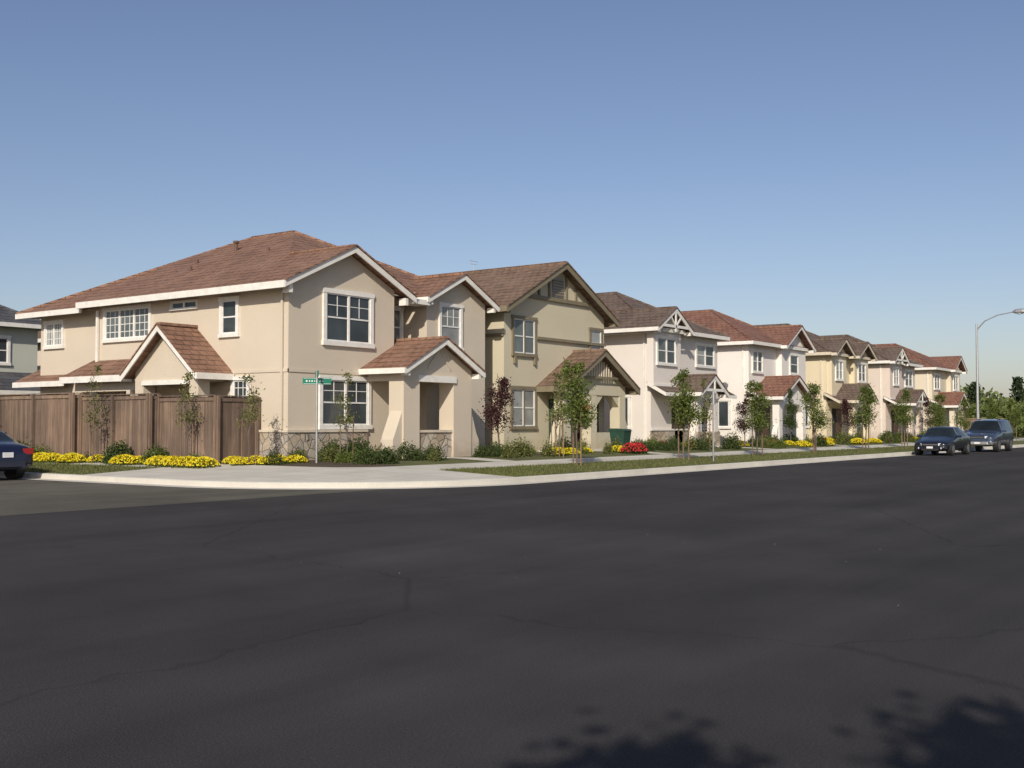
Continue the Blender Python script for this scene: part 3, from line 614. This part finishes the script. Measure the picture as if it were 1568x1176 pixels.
pine(155,42,9.5,1); pine(158,38.5,7.5,2); pine(160,33.5,8.2,3); pine(162,26.5,7.8,4); pine(162,24.8,8.6,5)
mb=MB(); mb.box(104,104.3,23,60,.0,2.0); mb.box(103.95,104.35,23,60,2.001,2.1); mb.obj('boundary_wall',[M['wallb']])
# tree behind the photographer: its top throws the shadow in the foreground
rnd=random.Random(77); mb=MB(); mb.cur=1
T1=Vector((-5.15,-2.4,6.05)); T2=Vector((-3.95,-3.95,6.3)); cs=[]
cs+=clumps(mb,T1,(.6,.6,.5),900,.17,9,rnd,.27); cs+=clumps(mb,T2,(.8,.8,.6),1500,.17,12,rnd,.24)
cs+=clumps(mb,(-5.2,-3.9,4.2),(1.4,1.4,1.0),3800,.15,24,rnd,.25)
mb.cur=0; base=Vector((-5.1,-4.6,.15)); fork=Vector((-5.0,-4.3,2.6)); mb.tube([base-Vector((0,0,.2)),base+Vector((.05,0,1)),fork],[.2,.16,.13],10)
for c in cs: mb.tube([fork,(fork+c)/2+Vector((rnd.uniform(-.2,.2),rnd.uniform(-.2,.2),.1)),c],[.06,.035,.01],5)
mb.obj('shade_tree',[M['trunk'],M['leafd']],recalc=False)
# ---------------------------------------------------------------- vehicles
def car(name,st,paintk,wheels,wr,glass_rng,windsh,rearw,loc,rz,low=None,rear=False,roofrack=False):
    g=G(name); B=MB()
    secs=[]
    for (x,zl,zb,zt,wl,wb,wt) in st:
        zm=zl+(zb-zl)*.5
        hs=[(0,zl),(wl,zl),(wb,zm-.05),(wb*1.01,zm+.12),(wb*.97,zb),(wt,zt-.04),(wt*.7,zt),(0,zt+.012)]
        secs.append([(x,y,z) for y,z in hs]+[(x,-y,z) for y,z in hs[-2:0:-1]])
    n=len(secs[0])
    vs=[p for s in secs for p in s]; B.add(vs,[]) 
    for i in range(len(secs)-1):
        for k in range(n):
            k2=(k+1)%n; kk=min(k,n-1-k)
            m=0
            if kk==4 and glass_rng[0]<=i<glass_rng[1]: m=1
            if kk in(5,6) and (i==windsh or i==rearw): m=1
            if kk in (0,1): m=2
            B.f.append((i*n+k,i*n+k2,(i+1)*n+k2,(i+1)*n+k)); B.mi.append(m)
    B.f.append(tuple(range(n))); B.mi.append(0); B.f.append(tuple((len(secs)-1)*n+k for k in range(n))[::-1]); B.mi.append(0)
    body=B.obj('body',[M[paintk],M['cglass'],M[low or paintk]],None,smooth=True)
    bm=bmesh.new(); bm.from_mesh(body.data); cl=bm.edges.layers.float.get('crease_edge') or bm.edges.layers.float.new('crease_edge')
    for e in bm.edges:
        ms={f.material_index for f in e.link_faces}
        if len(ms)>1: e[cl]=.75
    bm.to_mesh(body.data); bm.free()
    sm=body.modifiers.new('subsurf','SUBSURF'); sm.levels=2; sm.render_levels=2
    P=g('pillars',paintk)
    for i in range(glass_rng[0]+1,glass_rng[1]):
        for sy in (1,-1):
            a=Vector(secs[i][4]); b=Vector(secs[i][5]); a.y*=sy*.985; b.y*=sy*.97; b.z-=.02
            P.tube([a,b],[.03,.03],6)
    L=st[-1][0]; wmax=max(s[5] for s in st)
    for x in wheels:
        for sy in (-1,1):
            y=wmax-.01
            g('wheel_arches','trimblk').tube([(x,sy*(y-.25),wr+.02),(x,sy*(y+.004),wr+.02)],[wr*1.15]*2,28)
            g('tyres','tyre').tube([(x,sy*(y-.2),wr),(x,sy*(y+.012),wr),(x,sy*(y+.03),wr)],[wr,wr,wr*.9],28)
            g('hubs','hub').tube([(x,sy*(y+.02),wr),(x,sy*(y+.04),wr)],[wr*.66,wr*.6],20)
            for q in range(5):
                a=q*1.2566; g('hub_slots','trimblk').tube([(x+wr*.38*math.cos(a),sy*(y+.03),wr+wr*.38*math.sin(a)),(x+wr*.38*math.cos(a),sy*(y+.046),wr+wr*.38*math.sin(a))],[wr*.1]*2,8)
    zf=st[1][2]
    for sy in (-1,1):
        g('headlights','lamp').extr([(.03,sy*.40,zf-.14),(.03,sy*.40,zf-.03),(.34,sy*.74,zf+.0),(.30,sy*.76,zf-.13),(.10,sy*.66,zf-.15)],(-.05,0,0))
        g('fog_lights','lamp').tube([(-.02,sy*.52,st[1][1]+.14),(.1,sy*.52,st[1][1]+.14)],[.05,.05],12)
        g('mirrors',paintk).extr([(st[windsh][0]+.32,sy*(wmax-.06),st[windsh][2]+.02),(st[windsh][0]+.5,sy*(wmax-.06),st[windsh][2]+.02),(st[windsh][0]+.48,sy*(wmax-.06),st[windsh][2]+.15),(st[windsh][0]+.37,sy*(wmax-.06),st[windsh][2]+.13)],(0,sy*.22,0))
        g('taillights','tail').box(L-.26,L-.03,min(sy*.48,sy*.77),max(sy*.48,sy*.77),st[-2][2]-.2,st[-2][2]-.04)
        g('wipers','trimblk').tube([(st[windsh][0]+.05,sy*.1,st[windsh][3]+.03),(st[windsh][0]+.3,sy*.1+.42,st[windsh][3]+.2)],[.01,.008],4)
    g('grille','trimblk').box(-.0,.15,-.36,.36,zf-.15,zf-.04); g('grille_bar','hub').box(-.012,-.0,-.34,.34,zf-.105,zf-.085)
    g('lower_intake','trimblk').box(-.035,.1,-.42,.42,st[1][1]+.02,st[1][1]+.1)
    bp=g('bumper',low or paintk); bp.extr([(-.03,-.5,st[1][1]+.1),(.12,-.78,st[1][1]+.1),(.3,-.8,st[1][1]+.1),(.3,.8,st[1][1]+.1),(.12,.78,st[1][1]+.1),(-.03,.5,st[1][1]+.1)],(0,0,.14))
    g('number_plate','swhite').box(-.045,-.031,-.15,.15,st[1][1]+.12,st[1][1]+.22)
    rb=g('rear_bumper',paintk); rb.extr([(L+.03,-.5,.38),(L-.1,-.78,.38),(L-.3,-.8,.38),(L-.3,.8,.38),(L-.1,.78,.38),(L+.03,.5,.38)],(0,0,.18)); g('rear_plate','swhite').box(L+.0,L+.025,-.15,.15,.64,.78)
    for x in (st[glass_rng[0]+1][0]+.1,st[glass_rng[1]-1][0]-.5): g('door_handles','trimblk').box(x,x+.16,-wmax-.012,-wmax+.02,st[4][2]-.12,st[4][2]-.08)
    if roofrack:
        for sy in (-.55,.55): g('roof_rails','trimblk').tube([(2.3,sy,1.84),(4.2,sy,1.84)],[.02,.02],6)
    o=g.done(loc,rz,smooth=('tyres',)); body.parent=o
    return o
sed=[(0,.36,.54,.58,.56,.62,.48),(.12,.24,.64,.70,.76,.82,.66),(.9,.20,.80,.87,.82,.89,.70),(1.25,.20,.87,.95,.82,.90,.73),(2.0,.20,.91,1.40,.82,.90,.63),(2.8,.20,.93,1.46,.82,.90,.62),(3.4,.20,.95,1.38,.82,.90,.63),(4.0,.22,.97,1.06,.82,.88,.70),(4.5,.26,.92,1.0,.78,.85,.68),(4.64,.36,.72,.78,.68,.74,.62)]
suv=[(0,.45,.74,.80,.66,.72,.6),(.12,.34,.92,.99,.82,.88,.76),(1.0,.32,1.04,1.13,.87,.94,.8),(1.35,.32,1.08,1.18,.87,.95,.8),(1.95,.32,1.12,1.76,.87,.95,.70),(3.0,.32,1.12,1.86,.87,.95,.70),(3.9,.32,1.13,1.86,.87,.95,.70),(4.5,.32,1.13,1.80,.87,.94,.70),(4.68,.34,1.1,1.25,.86,.92,.78),(4.76,.5,.9,.97,.78,.84,.7)]
car('parked_car',sed,'black',(.82,3.65),.32,(3,7),3,6,(57.2,16.1,0),0)
car('parked_suv',suv,'suv',(.92,3.75),.38,(3,8),3,7,(66.2,16.05,0),0,low='silver',roofrack=True)
car('parked_car',sed,'navy',(.82,3.65),.32,(3,7),3,6,(16.85,34.1,0),-math.pi/2,rear=True)
# ---------------------------------------------------------------- street furniture
g=G('street_lamp'); P=g('pole','metal'); P.tube([(0,0,0),(0,0,.5),(0,0,7.9)],[.13,.10,.06],10); P.tube([(0,0,-.05),(0,0,.1)],[.22,.22],10)
P.tube([(0,0,7.5),(.0,-.5,8.05),(0,-1.3,8.4),(0,-2.3,8.55)],[.045,.04,.035,.03],8)
g('lamp_head','metal').tube([(0,-2.2,8.55),(0,-2.4,8.57),(0,-2.8,8.57),(0,-3.0,8.54)],[.06,.15,.17,.08],10); g('lamp_lens','lamp').tube([(0,-2.6,8.44),(0,-2.6,8.36)],[.14,.08],10)
g.done((76.6,18.5,.18))
g=G('street_name_sign'); g('pole','metal').tube([(0,0,-.2),(0,0,2.75)],[.032,.032],8)
g('name_plate','sgreen').box(-.42,.42,-.012,.012,2.36,2.56); g('cross_plate','sgreen').box(-.012,.012,-.4,.4,2.58,2.76)
g('plate_border','swhite').box(-.40,.40,-.016,-.0125,2.375,2.385); g('plate_border','swhite').box(-.40,.40,-.016,-.0125,2.535,2.545)
xx=-.33
for wd in (.07,.05,.06,.03,.06,.0,.06,.05): 
    if wd: g('lettering','swhite').box(xx,xx+wd*.7,-.017,-.0125,2.435,2.485)
    xx+=wd+.022
e=g.done((23.6,24.4,.38),math.radians(-38))
g=G('traffic_sign'); g('pole','metal').tube([(0,0,-.2),(0,0,2.6)],[.03,.03],8); g('plate','swhite').box(-.15,.15,-.05,-.035,2.1,2.55); g.done((37.6,18.3,.2),math.radians(20))
g=G('wheeled_bin'); B=g('bin_body','bin'); B.add([(-.24,-.28,.08),(.24,-.28,.08),(.24,.28,.08),(-.24,.28,.08),(-.3,-.36,.85),(.3,-.36,.85),(.3,.36,.85),(-.3,.36,.85)],[(0,1,2,3),(4,5,6,7),(0,1,5,4),(1,2,6,5),(2,3,7,6),(3,0,4,7)])
g('bin_lid','bin').prism_x([(-.4,.851),(.4,.851),(.36,.96),(-.3,.93)],-.32,.32)
for s_ in (-.26,.26): g('bin_wheels','tyre').tube([(s_-.03,.3,.1),(s_+.03,.3,.1)],[.1,.1],12)
g.done((41.1,24.3,.42))
rnd=random.Random(9); mb=MB(); mb.cur=0; mb.tube([(0,0,0),(0,0,.12),(0,0,.25)],[.08,.16,.2],10)
for i in range(3): a=i*2.09; mb.tube([(.19*math.cos(a),.19*math.sin(a),.25),(0,0,.8)],[.006,.006],4)
mb.cur=1; 
for i in range(300): mb.leaf(Vector((rnd.gauss(0,.14),rnd.gauss(0,.14),.25+rnd.gauss(0,.09))),.07,rnd)
mb.cur=2
for i in range(160): mb.leaf(Vector((rnd.gauss(0,.16),rnd.gauss(0,.16),.3+rnd.gauss(0,.09))),.07,rnd,.9)
o=mb.obj('hanging_basket',[M['terra'],M['leaf'],M['red']],recalc=False); o.location=(39.75,25.3,1.9)
# ---------------------------------------------------------------- light, sky, camera
el,az=math.radians(31),math.radians(27)
ts=Vector((-math.cos(el)*math.cos(az),-math.cos(el)*math.sin(az),math.sin(el)))
L=bpy.data.lights.new('sun','SUN'); L.energy=4.1; L.angle=math.radians(.5); L.color=(1,.92,.79)
o=bpy.data.objects.new('sun',L); sc.collection.objects.link(o); o.rotation_euler=ts.to_track_quat('Z','Y').to_euler(); o.location=(-20,-20,40)
w=bpy.data.worlds.new('World'); sc.world=w; w.use_nodes=True; nt=w.node_tree
sk=nt.nodes.new('ShaderNodeTexSky'); sk.sky_type='NISHITA'; sk.sun_disc=False; sk.sun_elevation=el; sk.sun_rotation=math.radians(243)
sk.air_density=1.0; sk.dust_density=1.0; sk.ozone_density=1.5; sk.altitude=0
bg=nt.nodes['Background']; bg.inputs[1].default_value=.095
nt.links.new(mix(nt,1.0,sk.outputs[0],(.97,.92,1.0),'MULTIPLY'),bg.inputs[0])
cam=bpy.data.cameras.new('camera'); co=bpy.data.objects.new('camera',cam); sc.collection.objects.link(co); sc.camera=co
cam.sensor_width=36; cam.lens=1720/1568*36; cam.clip_end=4000; cam.clip_start=.05
co.location=(0,0,1.55); co.rotation_euler=(math.radians(92.06),0,math.radians(36.1-90))
